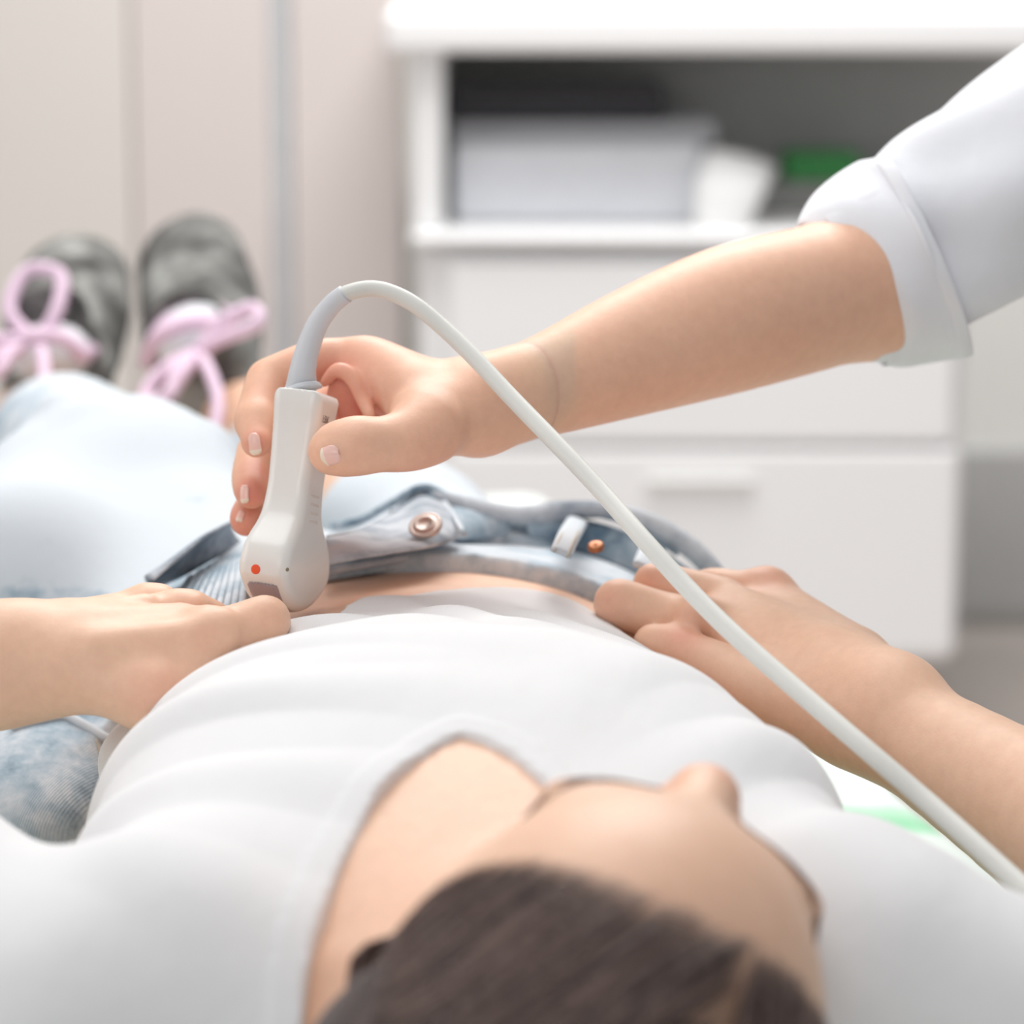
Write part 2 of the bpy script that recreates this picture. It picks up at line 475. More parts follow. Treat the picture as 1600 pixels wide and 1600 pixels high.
f.cone(P(110, 1045, 1.385), P(235, 1085, 1.385), rp(58, 1.39), rp(54, 1.385), .016)  # thumb base
f.cone(P(150, 1020, 1.40), P(290, 1030, 1.40), rp(60, 1.4), rp(50, 1.4), .014)
f.cone(P(235, 1085, 1.385), P(330, 1105, 1.40), rp(52, 1.385), rp(36, 1.4), .010)
f.cone(P(330, 1105, 1.40), P(400, 1080, 1.425), rp(36, 1.4), rp(30, 1.425), .006)  # thumb end under the shirt
for (x, y, dd, r) in ((292, 952, 1.437, 26), (244, 938, 1.46, 22), (340, 978, 1.405, 30)):
    f.cone(P(x-12, y, dd), P(x+8, y, dd), rp(r, dd), rp(r*.9, dd), .010)           # knuckles
f.chain([(P(335, 1000, 1.415), rp(43, 1.41)), (P(372, 985, 1.418), rp(37, 1.41)), (P(416, 968, 1.422), rp(35.5, 1.42))], .006)
f.chain([(P(416, 968, 1.422), rp(35, 1.42)), (P(418, 985, 1.448), rp(31, 1.44)), (P(405, 1002, 1.468), rp(28, 1.46))], .004)
f.chain([(P(298, 958, 1.445), rp(33, 1.44)), (P(342, 978, 1.460), rp(29, 1.45)), (P(356, 1005, 1.478), rp(27, 1.47))], .006)
f.chain([(P(248, 948, 1.468), rp(30, 1.46)), (P(285, 972, 1.490), rp(26, 1.48)), (P(300, 1000, 1.50), rp(25, 1.49))], .006)
f.chain([(P(208, 950, 1.485), rp(27, 1.48)), (P(240, 975, 1.505), rp(23, 1.5)), (P(252, 1000, 1.51), rp(22, 1.5))], .006)
for (x0, y0, x1, y1, dd) in ((110, 945, 225, 928, 1.395), (125, 968, 280, 945, 1.385), (150, 992, 325, 972, 1.368)):  # tendons
    f.cone(P(x0, y0+16, dd+.01), P(x1, y1+14, dd+.03), rp(9, 1.4), rp(8, 1.4), .014)
f.cone(P(278, 1078, 1.372), P(345, 1050, 1.374), .0016, .0022, .004, cut=True)      # fold between thumb and palm
lv, lf = nets(f.v, f.lo, f.h); lv = smooth_verts(lv, lf, 2)

# --- right hand of the patient (picture right)
f = Field((-.0, 1.14, .72), (.40, 1.66, .96), .0018)
e = RA['elbow']; w0 = P(1375, 1118, 1.475)
f.cone(RA['sh'], e, .05, .044, .02)
f.chain([(e, .043), (e+(w0-e)*.35, .042), (e+(w0-e)*.7, .031), (w0, .0235)], .02)
f.ell(P(1400, 1075, 1.47), (.014, .012, .012), None, .02)                            # wrist bone
f.cone(w0, P(1300, 1060, 1.50), .0235, .0225, .02)
f.cone(P(1330, 1090, 1.49), P(1105, 978, 1.545), rp(70, 1.5), rp(40, 1.54), .014)    # index metacarpal
f.cone(P(1335, 1060, 1.50), P(1130, 942, 1.565), rp(60, 1.5), rp(38, 1.55), .014)    # middle
f.cone(P(1330, 1045, 1.52), P(1175, 935, 1.59), rp(58, 1.5), rp(36, 1.58), .014)     # ring
f.cone(P(1335, 1050, 1.52), P(1208, 930, 1.60), rp(52, 1.5), rp(30, 1.59), .014)     # little
f.cone(P(1320, 1130, 1.48), P(1180, 1075, 1.50), rp(56, 1.48), rp(50, 1.49), .014)   # thumb base
f.chain([(P(1180, 1075, 1.50), rp(48, 1.5)), (P(1090, 1030, 1.515), rp(36, 1.51)), (P(1020, 1005, 1.53), rp(31, 1.52))], .008)
f.chain([(P(1100, 978, 1.545), rp(40, 1.54)), (P(1030, 962, 1.548), rp(36, 1.54)), (P(966, 943, 1.55), rp(37, 1.55))], .007)
f.chain([(P(966, 943, 1.55), rp(36, 1.55)), (P(975, 962, 1.575), rp(31, 1.56)), (P(1000, 975, 1.59), rp(28, 1.57))], .004)
f.chain([(P(1130, 942, 1.568), rp(38, 1.56)), (P(1070, 922, 1.572), rp(31, 1.57)), (P(1020, 911, 1.575), rp(29, 1.57))], .007)
f.chain([(P(1020, 911, 1.575), rp(28, 1.57)), (P(1022, 935, 1.592), rp(26, 1.58)), (P(1035, 950, 1.60), rp(25, 1.58))], .004)
f.chain([(P(1175, 935, 1.59), rp(34, 1.58)), (P(1120, 918, 1.60), rp(28, 1.58)), (P(1085, 925, 1.61), rp(26, 1.6))], .006)
f.chain([(P(1205, 930, 1.60), rp(28, 1.6)), (P(1150, 925, 1.615), rp(24, 1.6)), (P(1125, 940, 1.62), rp(23, 1.6))], .006)
f.ell(P(1090, 955, 1.53), (.0095, .008, .008), None, .012)
f.ell(P(1200, 915, 1.59), (.009, .008, .008), None, .012)
rv, rf = nets(f.v, f.lo, f.h); rv = smooth_verts(rv, rf, 2)

# --- shins
def leg_joints(sx):
    if sx < 0: return dict(hip=np.array([-.135, 1.66, .80]), knee=P(200, 785, 1.99), ankle=P(52, 672, 2.43))
    return dict(hip=np.array([.03, 1.68, .79]), knee=P(640, 860, 2.05), ankle=P(388, 668, 2.42))
f = Field((-.48, 1.9, .72), (-.08, 2.55, .96), .003)
for sx in (-1, 1):
    j = leg_joints(sx)
    f.chain([(j['knee'], .055), (j['knee']+(j['ankle']-j['knee'])*.4, .052), (j['ankle'], .031)], .03)
    f.cone(j['ankle'], j['ankle']+np.array([-.01*sx, .05, -.03]), .031, .03, .02)
sv, sf = nets(f.v, f.lo, f.h); sv = smooth_verts(sv, sf, 2)

RED = [(P(435, 950, 1.40), .011, .75), (P(330, 985, 1.38), .010, .55), (P(300, 925, 1.42), .012, .4), (P(250, 1080, 1.37), .016, .35),
       (P(940, 935, 1.53), .013, .7), (P(1010, 895, 1.56), .010, .6), (P(1068, 975, 1.51), .013, .8), (P(1205, 905, 1.58), .012, .45),
       (H(0, -.044, .116), .016, .55), (H(-.036, -.036, .078), .022, .45), (H(.036, -.036, .078), .022, .45), (H(0, -.07, .097), .02, .6)]
def redfn(REDS):
    def fn(v):
        a = np.zeros(len(v))
        for c, r, q in REDS: a = np.maximum(a, q*np.exp(-((v-c)**2).sum(1)/(r*r)))
        return a
    return fn
patient = root('person', (bc[0], bc[1], .72), 'person lying on the bed in white shirt and opened light blue jeans', 'person')
body = link('body', mesh_of([(tv, tf), (lv, lf), (rv, rf), (sv, sf)], 'body', SKIN, {'red': redfn(RED)}), patient)

# --- shirt
def poly_sd(pts):
    pts = np.array(pts, float)
    def fn(X, Y):
        d = None; s = None
        n = len(pts)
        for i in range(n):
            a = pts[i]; b = pts[i-1]; e = b-a
            wx, wy = X-a[0], Y-a[1]
            t = np.clip((wx*e[0]+wy*e[1])/(e@e), 0, 1)
            dx, dy = wx-e[0]*t, wy-e[1]*t; q = dx*dx+dy*dy
            c1 = Y >= a[1]; c2 = Y < b[1]; c3 = e[0]*wy > e[1]*wx
            fl = (c1 & c2 & c3) | (~c1 & ~c2 & ~c3)
            if d is None: d = q; s = np.where(fl, -1.0, 1.0)
            else: d = np.minimum(d, q); s = np.where(fl, -s, s)
        return s*np.sqrt(d)
    return fn
def surf(px, py, off=.004):
    """where the picture ray meets the torso's top"""
    r = FW + RT*((px-800)/F) - UP*((py-800)/F); fn = torso(off)
    t = .85
    for i in range(900):
        p = CAM+r*t
        if fn(np.array([p[0]]), np.array([p[1]]), np.array([p[2]]))[0] < 0: break
        t += .001
    return p
NECK = [(720, 1138), (690, 1152), (655, 1176), (625, 1200), (590, 1240), (560, 1290), (532, 1352), (508, 1430), (488, 1500), (478, 1560), (470, 1640)]
NECKR = [(760, 1150), (800, 1172), (850, 1215), (900, 1262), (950, 1330), (1000, 1420)]
npts = [surf(*q)[:2] for q in NECK]
npts += [np.array([-.075, .90]), np.array([.13, .90])]
npts += [surf(*q)[:2] for q in NECKR[::-1]]
neck2d = poly_sd(npts)
hem = [surf(x, y) for x, y in ((535, 950), (580, 936), (640, 922), (720, 912), (800, 912), (860, 922), (905, 938), (945, 962), (985, 990))]
hem = catmull(hem, 6)
hx = np.array([q[0] for q in hem]); hy = np.array([q[1] for q in hem])
hx = np.concatenate([[-.40, -.16, -.115], hx, [.10, .30]]); hy = np.concatenate([[1.38, 1.385, 1.400], hy, [1.36, 1.34]])
print('HEM', hx, hy)
def folds(X, Y, Z):
    a = .0016*np.sin((X*.8+Y*1.0)*70+3*np.sin(X*22)) * np.exp(-((Y-1.40)/.06)**2)
    # fan of soft folds from the near side of the chest
    th = np.arctan2(Y-1.42, X+.30)
    r = np.hypot(X+.30, Y-1.42)
    a = a+.0022*np.sin(th*26+4*np.sin(r*9))*np.clip((r-.08)*6, 0, 1)*np.exp(-((X+.14)/.10)**2)
    a = a+.0020*np.sin((X*.9-Y*.55)*85)*np.exp(-((X-.12)/.07)**2)*np.exp(-((Y-1.2)/.12)**2)
    return np.maximum(a*1.7, -.0008)
def shirt_fn(X, Y, Z):
    d = torso(.0028)(X, Y, Z)-folds(X, Y, Z)
    nk = neck2d(X, Y)
    band = np.where((nk > 0) & (nk < .0125), .0009, 0)
    d = d-band
    inner = torso(-.0015)(X, Y, Z)
    cut = np.where(Z > .80, nk+0*Z, .05)
    d = np.minimum(np.maximum(d, -cut*1.0), inner)     # opening: drop below the skin
    hy_ = np.interp(X, hx, hy)
    edge = Y-hy_+0*Z
    d = np.where(edge > 0, np.maximum(edge, d), np.maximum(d, edge))
    # keep the far edge lifted a little like a loose hem
    return np.maximum(d, .965-Y)
f = Field((-.38, .93, .71), (.37, 1.56, .985), .0020)
f.func((-.38, .93, .70), (.37, 1.56, .985), shirt_fn, k=.0005)
for s_, e_, sg in ((LA['sh'], LA['elbow'], -1), (RA['sh'], RA['elbow'], 1)):
    c0 = np.array([sg*.13, 1.09, .835]); mid = s_+(e_-s_)*.62
    f.cone(c0, s_, .062, .064, .05); f.cone(s_, mid, .063, .066, .02, flat=((0, 0, 1), 1.0))
    f.cone(s_+(e_-s_)*.60, s_+(e_-s_)*.9, .060, .064, .002, cut=True)
# loose hem bunches beside the near hand and behind the far one
f.ell(P(225, 1185, 1.45), (.020, .030, .018), None, .012)
f.ell(P(255, 1150, 1.47), (.020, .022, .012), None, .010)
f.func((-.09, .90, .85), (.14, 1.24, 1.0), lambda X, Y, Z: neck2d(X, Y)+.0+0*Z+np.where(Z > .84, 0, .05)+np.where(torso(-.0016)(X, Y, Z) < 0, .05, 0), k=.0004, cut=True)
av, af = nets(f.v, f.lo, f.h); av = smooth_verts(av, af, 1)
shirt = link('tshirt', mesh_of([(av, af)], 'tshirt', SHIRT), patient)

# --- jeans
f = Field((-.48, 1.40, .70), (.22, 2.36, 1.0), .003)
jl, jr = leg_joints(-1), leg_joints(1)
WB = [(-.30, 1.47), (-.24, 1.47), (-.16, 1.51), (-.11, 1.535), (-.06, 1.565), (-.02, 1.58), (.03, 1.575), (.07, 1.555), (.11, 1.53), (.22, 1.49)]
def jeans_fn(X, Y, Z):
    d = torso(.010)(X, Y, Z)
    w_ = np.interp(X, [q[0] for q in WB], [q[1] for q in WB])
    return np.maximum(d, w_+.018-Y+0*Z)
f.func((-.48, 1.40, .70), (.22, 1.80, 1.0), jeans_fn, k=.001)
f.ell((-.235, 1.56, .79), (.055, .12, .045), None, .02)
for j, r0, r1 in ((jl, .080, .060), (jr, .076, .052)):
    f.cone(j['hip'], j['knee'], r0, r1, .03)
    m = j['knee']+(j['ankle']-j['knee'])*.62
    f.cone(j['knee'], m, r1, .058, .03)
    f.cone(j['knee']+(j['ankle']-j['knee'])*.60, j['knee']+(j['ankle']-j['knee'])*1.0, .050, .052, .004, cut=True)
f.ell(P(225, 745, 1.93), (.045, .05, .035), None, .04)
for a_, b_, c_ in (((130, 668), (345, 738), 1.945), ((110, 715), (330, 700), 1.94), ((95, 640), (60, 800), 1.97), ((150, 790), (360, 800), 1.93), ((60, 740), (30, 900), 1.93), ((200, 860), (380, 800), 1.86)):
    f.cone(P(*a_, c_), P(*b_, c_), .010, .007, .022)
f.cone(P(40, 900, 1.78), P(60, 830, 1.95), .055, .050, .05)
dv, df = nets(f.v, f.lo, f.h); dv = smooth_verts(dv, df, 2)
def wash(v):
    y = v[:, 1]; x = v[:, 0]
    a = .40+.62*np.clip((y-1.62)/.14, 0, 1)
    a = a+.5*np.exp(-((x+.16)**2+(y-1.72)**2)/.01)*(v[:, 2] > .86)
    a = a-.55*np.clip((-.292-x)/.03, 0, 1)*(y > 1.7)  # bluer, darker tone towards the outer left side of the leg
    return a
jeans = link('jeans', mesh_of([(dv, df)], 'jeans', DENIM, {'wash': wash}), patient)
# ------------------------------------------------------------------ jeans details
def jp(px, py, off=.012): return surf(px, py, off)
def cloth_strip(name, L, R, th, mat, parent, offs=(.012, .012), bulge=.0, wash_v=.5):
    bm = bmesh.new(); ribbon(bm, [jp(*q, offs[0]) for q in L], [jp(*q, offs[1]) for q in R], th, 8, bulge)
    o = bm_obj(name, bm, mat, parent)
    at = o.data.attributes.new('wash', 'FLOAT', 'POINT'); at.data.foreach_set('value', np.full(len(o.data.vertices), wash_v, np.float32))
    return o
# rolled edge of the waistband and the band behind it
band = cloth_strip('waistband', [(498, 898), (560, 887), (640, 875), (700, 864), (770, 862), (835, 878), (900, 904), (950, 926)],
            [(500, 868), (560, 856), (640, 842), (705, 832), (770, 828), (840, 838), (905, 860), (965, 890)], .0032, DENIM, jeans, (.0045, .0130), .001, .30)
def cord(name, pts, r, mat, parent, off=.014, squash=1.0, nsub=8):
    bm = bmesh.new(); tube(bm, catmull([jp(*q, off) for q in pts], nsub), r, 10, squash=squash)
    return bm_obj(name, bm, mat, parent)
def washed(o, v):
    at = o.data.attributes.new('wash', 'FLOAT', 'POINT'); at.data.foreach_set('value', np.full(len(o.data.vertices), v, np.float32)); return o
washed(cord('rolled_hem', [(498, 903), (560, 893), (640, 880), (700, 869), (768, 867), (835, 883), (900, 909), (950, 932)], .0024, DENIM, band, .0035), .45)
washed(cord('rolled_hem', [(498, 894), (560, 884), (640, 871), (700, 860), (768, 858), (835, 873), (900, 899), (950, 922)], .0021, DENIM, band, .0072), .62)
# folded button flap
flap = cloth_strip('button_flap', [(500, 884), (560, 872), (620, 862), (680, 852), (722, 838)],
            [(512, 842), (560, 832), (610, 805), (655, 776), (690, 786)], .0035, DENIM_IN, jeans, (.017, .021), .002, .5)
washed(cord('flap_edge', [(512, 840), (560, 829), (610, 801), (655, 772), (692, 783), (726, 834)], .0014, DENIM, flap, .022), .7)
washed(cord('flap_edge', [(520, 822), (565, 812), (612, 786), (660, 762), (700, 776)], .0024, DENIM, flap, .017), .25)
METAL, _n, _l, _b = new_mat('aged_button_metal', (196, 178, 170), .34, .6); _b.inputs['Metallic'].default_value = .6
COPPER, _n, _l, _b = new_mat('copper_rivet', (170, 112, 78), .4, .6); _b.inputs['Metallic'].default_value = .7
def lathe(name, c, nrm, prof, mat, parent, seg=32):
    n = V(nrm).normalized(); q = n.to_track_quat('Z', 'Y').to_matrix(); bm = bmesh.new(); rings = []
    for r, z in prof:
        rings.append([bm.verts.new(V(c)+q @ Vector((r*math.cos(2*math.pi*i/seg), r*math.sin(2*math.pi*i/seg), z))) for i in range(seg)])
    for A, B in zip(rings[:-1], rings[1:]):
        for i in range(seg): bm.faces.new((A[i], A[(i+1) % seg], B[(i+1) % seg], B[i]))
    bm.faces.new(rings[-1]); bm.faces.new(rings[0][::-1])
    return bm_obj(name, bm, mat, parent)
bc2 = jp(665, 822, .0262)
lathe('button', bc2, (-.2, -.5, .8), [(.0085, -.001), (.0088, .0006), (.0082, .0016), (.0072, .0013), (.0062, .0011), (.0052, .0022), (.0042, .0024), (.0034, .0014), (.0006, .0014)], METAL, flap)
# crumpled denim to the right with pocket, loops, rivet
cloth_strip('pocket_edge', [(716, 842), (780, 838), (850, 845), (920, 868), (985, 900), (1050, 945), (1095, 960)],
            [(700, 790), (770, 800), (840, 806), (915, 812), (990, 835), (1065, 880), (1118, 915)], .003, DENIM, jeans, (.013, .020), .003, .22)
cloth_strip('pocket_edge', [(690, 800), (760, 815), (840, 822), (900, 812), (960, 812), (1020, 835), (1080, 880), (1120, 925)],
            [(672, 762), (740, 778), (810, 790), (880, 782), (960, 786), (1030, 806), (1095, 848), (1136, 895)], .004, DENIM_IN, jeans, (.020, .018), .004, .5)
washed(cord('pocket_seam', [(745, 800), (810, 808), (870, 800), (940, 806), (1000, 826), (1060, 866)], .0016, DENIM, jeans, .025), .15)
for L, R in (([(860, 858), (872, 832), (888, 808)], [(893, 872), (904, 846), (918, 818)]), ([(988, 880), (1002, 850), (1012, 826)], [(1024, 900), (1036, 870), (1044, 842)])):
    lo = cloth_strip('belt_loop', L, R, .0028, DENIM, jeans, (.0285, .0270), .0006, .95)
    a = [((p[0]*.8+q[0]*.2), (p[1]*.8+q[1]*.2)) for p, q in zip(L, R)]; b = [((p[0]*.2+q[0]*.8), (p[1]*.2+q[1]*.8)) for p, q in zip(L, R)]
    if L[0][0] < 900:
      for t in (a, b): cord('stitching', t, .0006, THREAD, lo, .0292)
lathe('rivet', jp(931, 854, .0285), (-.1, -.4, .9), [(.0042, -.001), (.0042, .0008), (.0030, .0016), (.0018, .0012), (.0004, .0022)], COPPER, jeans)
# turned back flap left of the probe
cloth_strip('fly_flap', [(240, 905), (280, 870), (320, 838), (362, 815)],
            [(236, 921), (288, 898), (334, 872), (378, 850)], .0035, DENIM_IN, jeans, (.030, .014), .004, .3)
for i in range(10):
    washed(cord('gathered_fold', [(268+i*12, 946+i*1.5), (296+i*9.5, 905), (326+i*6, 868)], .0017, DENIM, jeans, .0112), .62)
# near hip: rolled white hem and double side seam laid on the jeans themselves
from mathutils.bvhtree import BVHTree
jb = BVHTree.FromPolygons([tuple(q) for q in dv], [tuple(int(c) for c in q) for q in df])
def jray(px, py, off=.001):
    r = FW+RT*((px-800)/F)-UP*((py-800)/F); q = jb.ray_cast(V(CAM), V(r).normalized())
    return np.array(q[0])+np.array(q[1])*off if q[0] is not None else None
def jcord(name, pts, r, mat, parent, off=.001, w=None):
    q = [jray(*p, off) for p in pts]; q = [c for c in q if c is not None]
    if len(q) < 3: print('JCORD', name); return
    bm = bmesh.new(); tube(bm, catmull(q, 8), r, 8); o = bm_obj(name, bm, mat, parent)
    if w is not None: washed(o, w)
    return o
jcord('rolled_hem', [(20, 1140), (60, 1128), (100, 1122), (130, 1135), (160, 1152), (176, 1158)], .0026, DENIM, jeans, .001, 1.2)
for dx in (0, 9): jcord('side_seam', [(150+dx, 1155), (158+dx, 1190), (164+dx, 1230), (166+dx, 1262)], .0007, THREAD, jeans, .0002)
jcord('side_seam', [(172, 1160), (177, 1200), (178, 1240), (174, 1270)], .0022, DENIM, jeans, .000, .1)
# ------------------------------------------------------------------ hair
HAIR, N, L, b = new_mat('brown_hair', (70, 58, 54), .42, .5); nt = HAIR.node_tree
n_ = noise(nt, 60, 4, .6, coords(nt)); L.new(ramp(nt, n_.outputs['Fac'], [(.3, (40, 31, 29)), (.55, (74, 60, 56)), (.75, (104, 86, 82))]), b.inputs['Base Color'])
f = Field(HC-.15, HC+.15, .0025)
f.ell(H(0, .016, -.014), (.0768, .0945, .0945), HM, .01)
f.cone(P(735, 1610, 1.05), P(670, 1740, 1.04), .038, .045, .03)
f.ell(H(.02, .0, -.06), (.055, .07, .05), HM, .03)
def hline(s_): return .071-8.0*s_*s_-.10*np.maximum(s_-.02, 0)
def hairline(X, Y, Z):
    s_ = (X-HC[0])*sdir[0]+(Y-HC[1])*sdir[1]+(Z-HC[2])*sdir[2]
    u_ = (X-HC[0])*udir[0]+(Y-HC[1])*udir[1]+(Z-HC[2])*udir[2]
    f_ = (X-HC[0])*fdir[0]+(Y-HC[1])*fdir[1]+(Z-HC[2])*fdir[2]
    return np.maximum(u_*.75-f_*.55-hline(s_)-.011, -(f_+.022))
f.func(HC-.15, HC+.15, hairline, k=.006, cut=True)
hv, hf = nets(f.v, f.lo, f.h); hv = smooth_verts(hv, hf, 2)
hair = link('hair', mesh_of([(hv, hf)], 'hair', HAIR), patient)
HAIRS = [new_mat('hair_strand_dark', (50, 40, 38), .4, .5)[0], new_mat('hair_strand_brown', (92, 74, 68), .4, .5)[0], new_mat('hair_strand_light', (136, 112, 104), .4, .5)[0]]
def strands():
    cu = bpy.data.curves.new('hair_strands', 'CURVE'); cu.dimensions = '3D'; cu.bevel_depth = .00022; cu.bevel_resolution = 0
    for m in HAIRS: cu.materials.append(m)
    for i in range(5200):
        s0 = random.uniform(-.0745, .0745)
        c = math.sqrt(1-(s0/.0768)**2)
        ph = None
        for q in range(200):
            a = -1.0+q*.018; u_ = .016+.0945*c*math.sin(a); f_ = -.014+.0945*c*math.cos(a)
            if u_*.75-f_*.55 > hline(s0) and a > -.2: ph = a; break
        if ph is None: ph = 1.2
        if i % 5 < 2: ph += random.uniform(0, 1.3)          # strands rooted further back
        else: ph += random.uniform(-.20, .05)
        lift = random.uniform(.0004, .0028); pts = []
        drift = -.040 if s0 < .03 else .01
        for k in range(9):
            t = k/8; s_ = max(-.0765, min(.0765, s0+drift*t+.004*math.sin(t*5+i)*t)); c = math.sqrt(max(.0, 1-(s_/.0768)**2))
            a = ph+t*.75; rr_ = .0945*c+lift*min(1, t*3+.1)
            pts.append(H(s_-(lift if s0 < 0 else -lift)*.5, .016+rr_*math.sin(a), -.014+rr_*math.cos(a)))
        sp = cu.splines.new('POLY'); sp.points.add(len(pts)-1)
        for q, p in zip(sp.points, pts): q.co = (*p, 1)
        for k, q in enumerate(sp.points): q.radius = .3 if k == 0 else (.7 if k == 1 else 1)
        sp.material_index = random.choice((0, 1, 1, 2, 2) if ph > .9 else (1, 2, 2))
    # loose lock swept to the side over the shoulder
    for i in range(1500):
        r = random.uniform(0, 6.28); a = P(758+26*math.cos(r), 1440+34*math.sin(r), 1.062+.02*math.sin(r*2))
        e = P(665+75*math.cos(r), 1740, 1.04+.035*math.sin(r)); m = (a+e)/2+np.array([-.012+.012*math.cos(r), .0, .020+.008*math.sin(r)])
        pts = catmull([a, m, e], 5)
        sp = cu.splines.new('POLY'); sp.points.add(len(pts)-1)
        for q, p in zip(sp.points, pts): q.co = (*p, 1)
        sp.material_index = random.choice((0, 1, 1, 2))
    o = bpy.data.objects.new('hair_strands', cu); COL.objects.link(o); o.parent = hair; o.matrix_parent_inverse = hair.matrix_world.inverted(); o['kind'] = 'stuff'
bpy.context.view_layer.update()
strands()
LASH = plain('dark_lash', (132, 98, 82), .6)
def brow(sx):
    bm = bmesh.new()
    for k in range(150):
        t = random.random(); s_ = sx*(.012+.038*t); u_ = .006+.006*math.sin(t*2.6)+random.uniform(-.0022, .0022)
        ff = brow_h(s_, u_)
        a = H(s_, u_, ff-.0005); b_ = H(s_+sx*.005, u_+.001, brow_h(s_+sx*.005, u_+.001)+.0008)
        tube(bm, [a, (a+b_)/2+fdir*.0005, b_], [.0003, .00025, .0001], 4, cap=False)
    bm_obj('eyebrow', bm, LASH, patient)
def on_head(s_, u_):
    """walk inward along the facing direction to the skin surface"""
    from mathutils.bvhtree import BVHTree
    global _bvh
    if '_bvh' not in globals(): _bvh = BVHTree.FromPolygons([tuple(q) for q in tv], [tuple(int(c) for c in q) for q in tf])
    r = _bvh.ray_cast(V(H(s_, u_, .2)), V(-fdir)); return None if r[0] is None else (np.array(r[0])-HC)@fdir
def brow_h(s_, u_):
    q = on_head(s_, u_); return .07 if q is None else q
for sx in (-1, 1): brow(sx)
for sx in (-1, 1):
    bm = bmesh.new()
    for k in range(46):
        t = k/45; s_ = sx*(.018+.027*t); u_ = -.019-.004*math.sin(t*3.14)
        a = H(s_, u_, brow_h(s_, u_)); b_ = a+sdir*sx*.002-udir*.005+fdir*.005
        tube(bm, [a, (a+b_)/2-udir*.001, b_], [.0003, .00025, .0001], 4, cap=False)
    bm_obj('eyelashes', bm, LASH, patient)

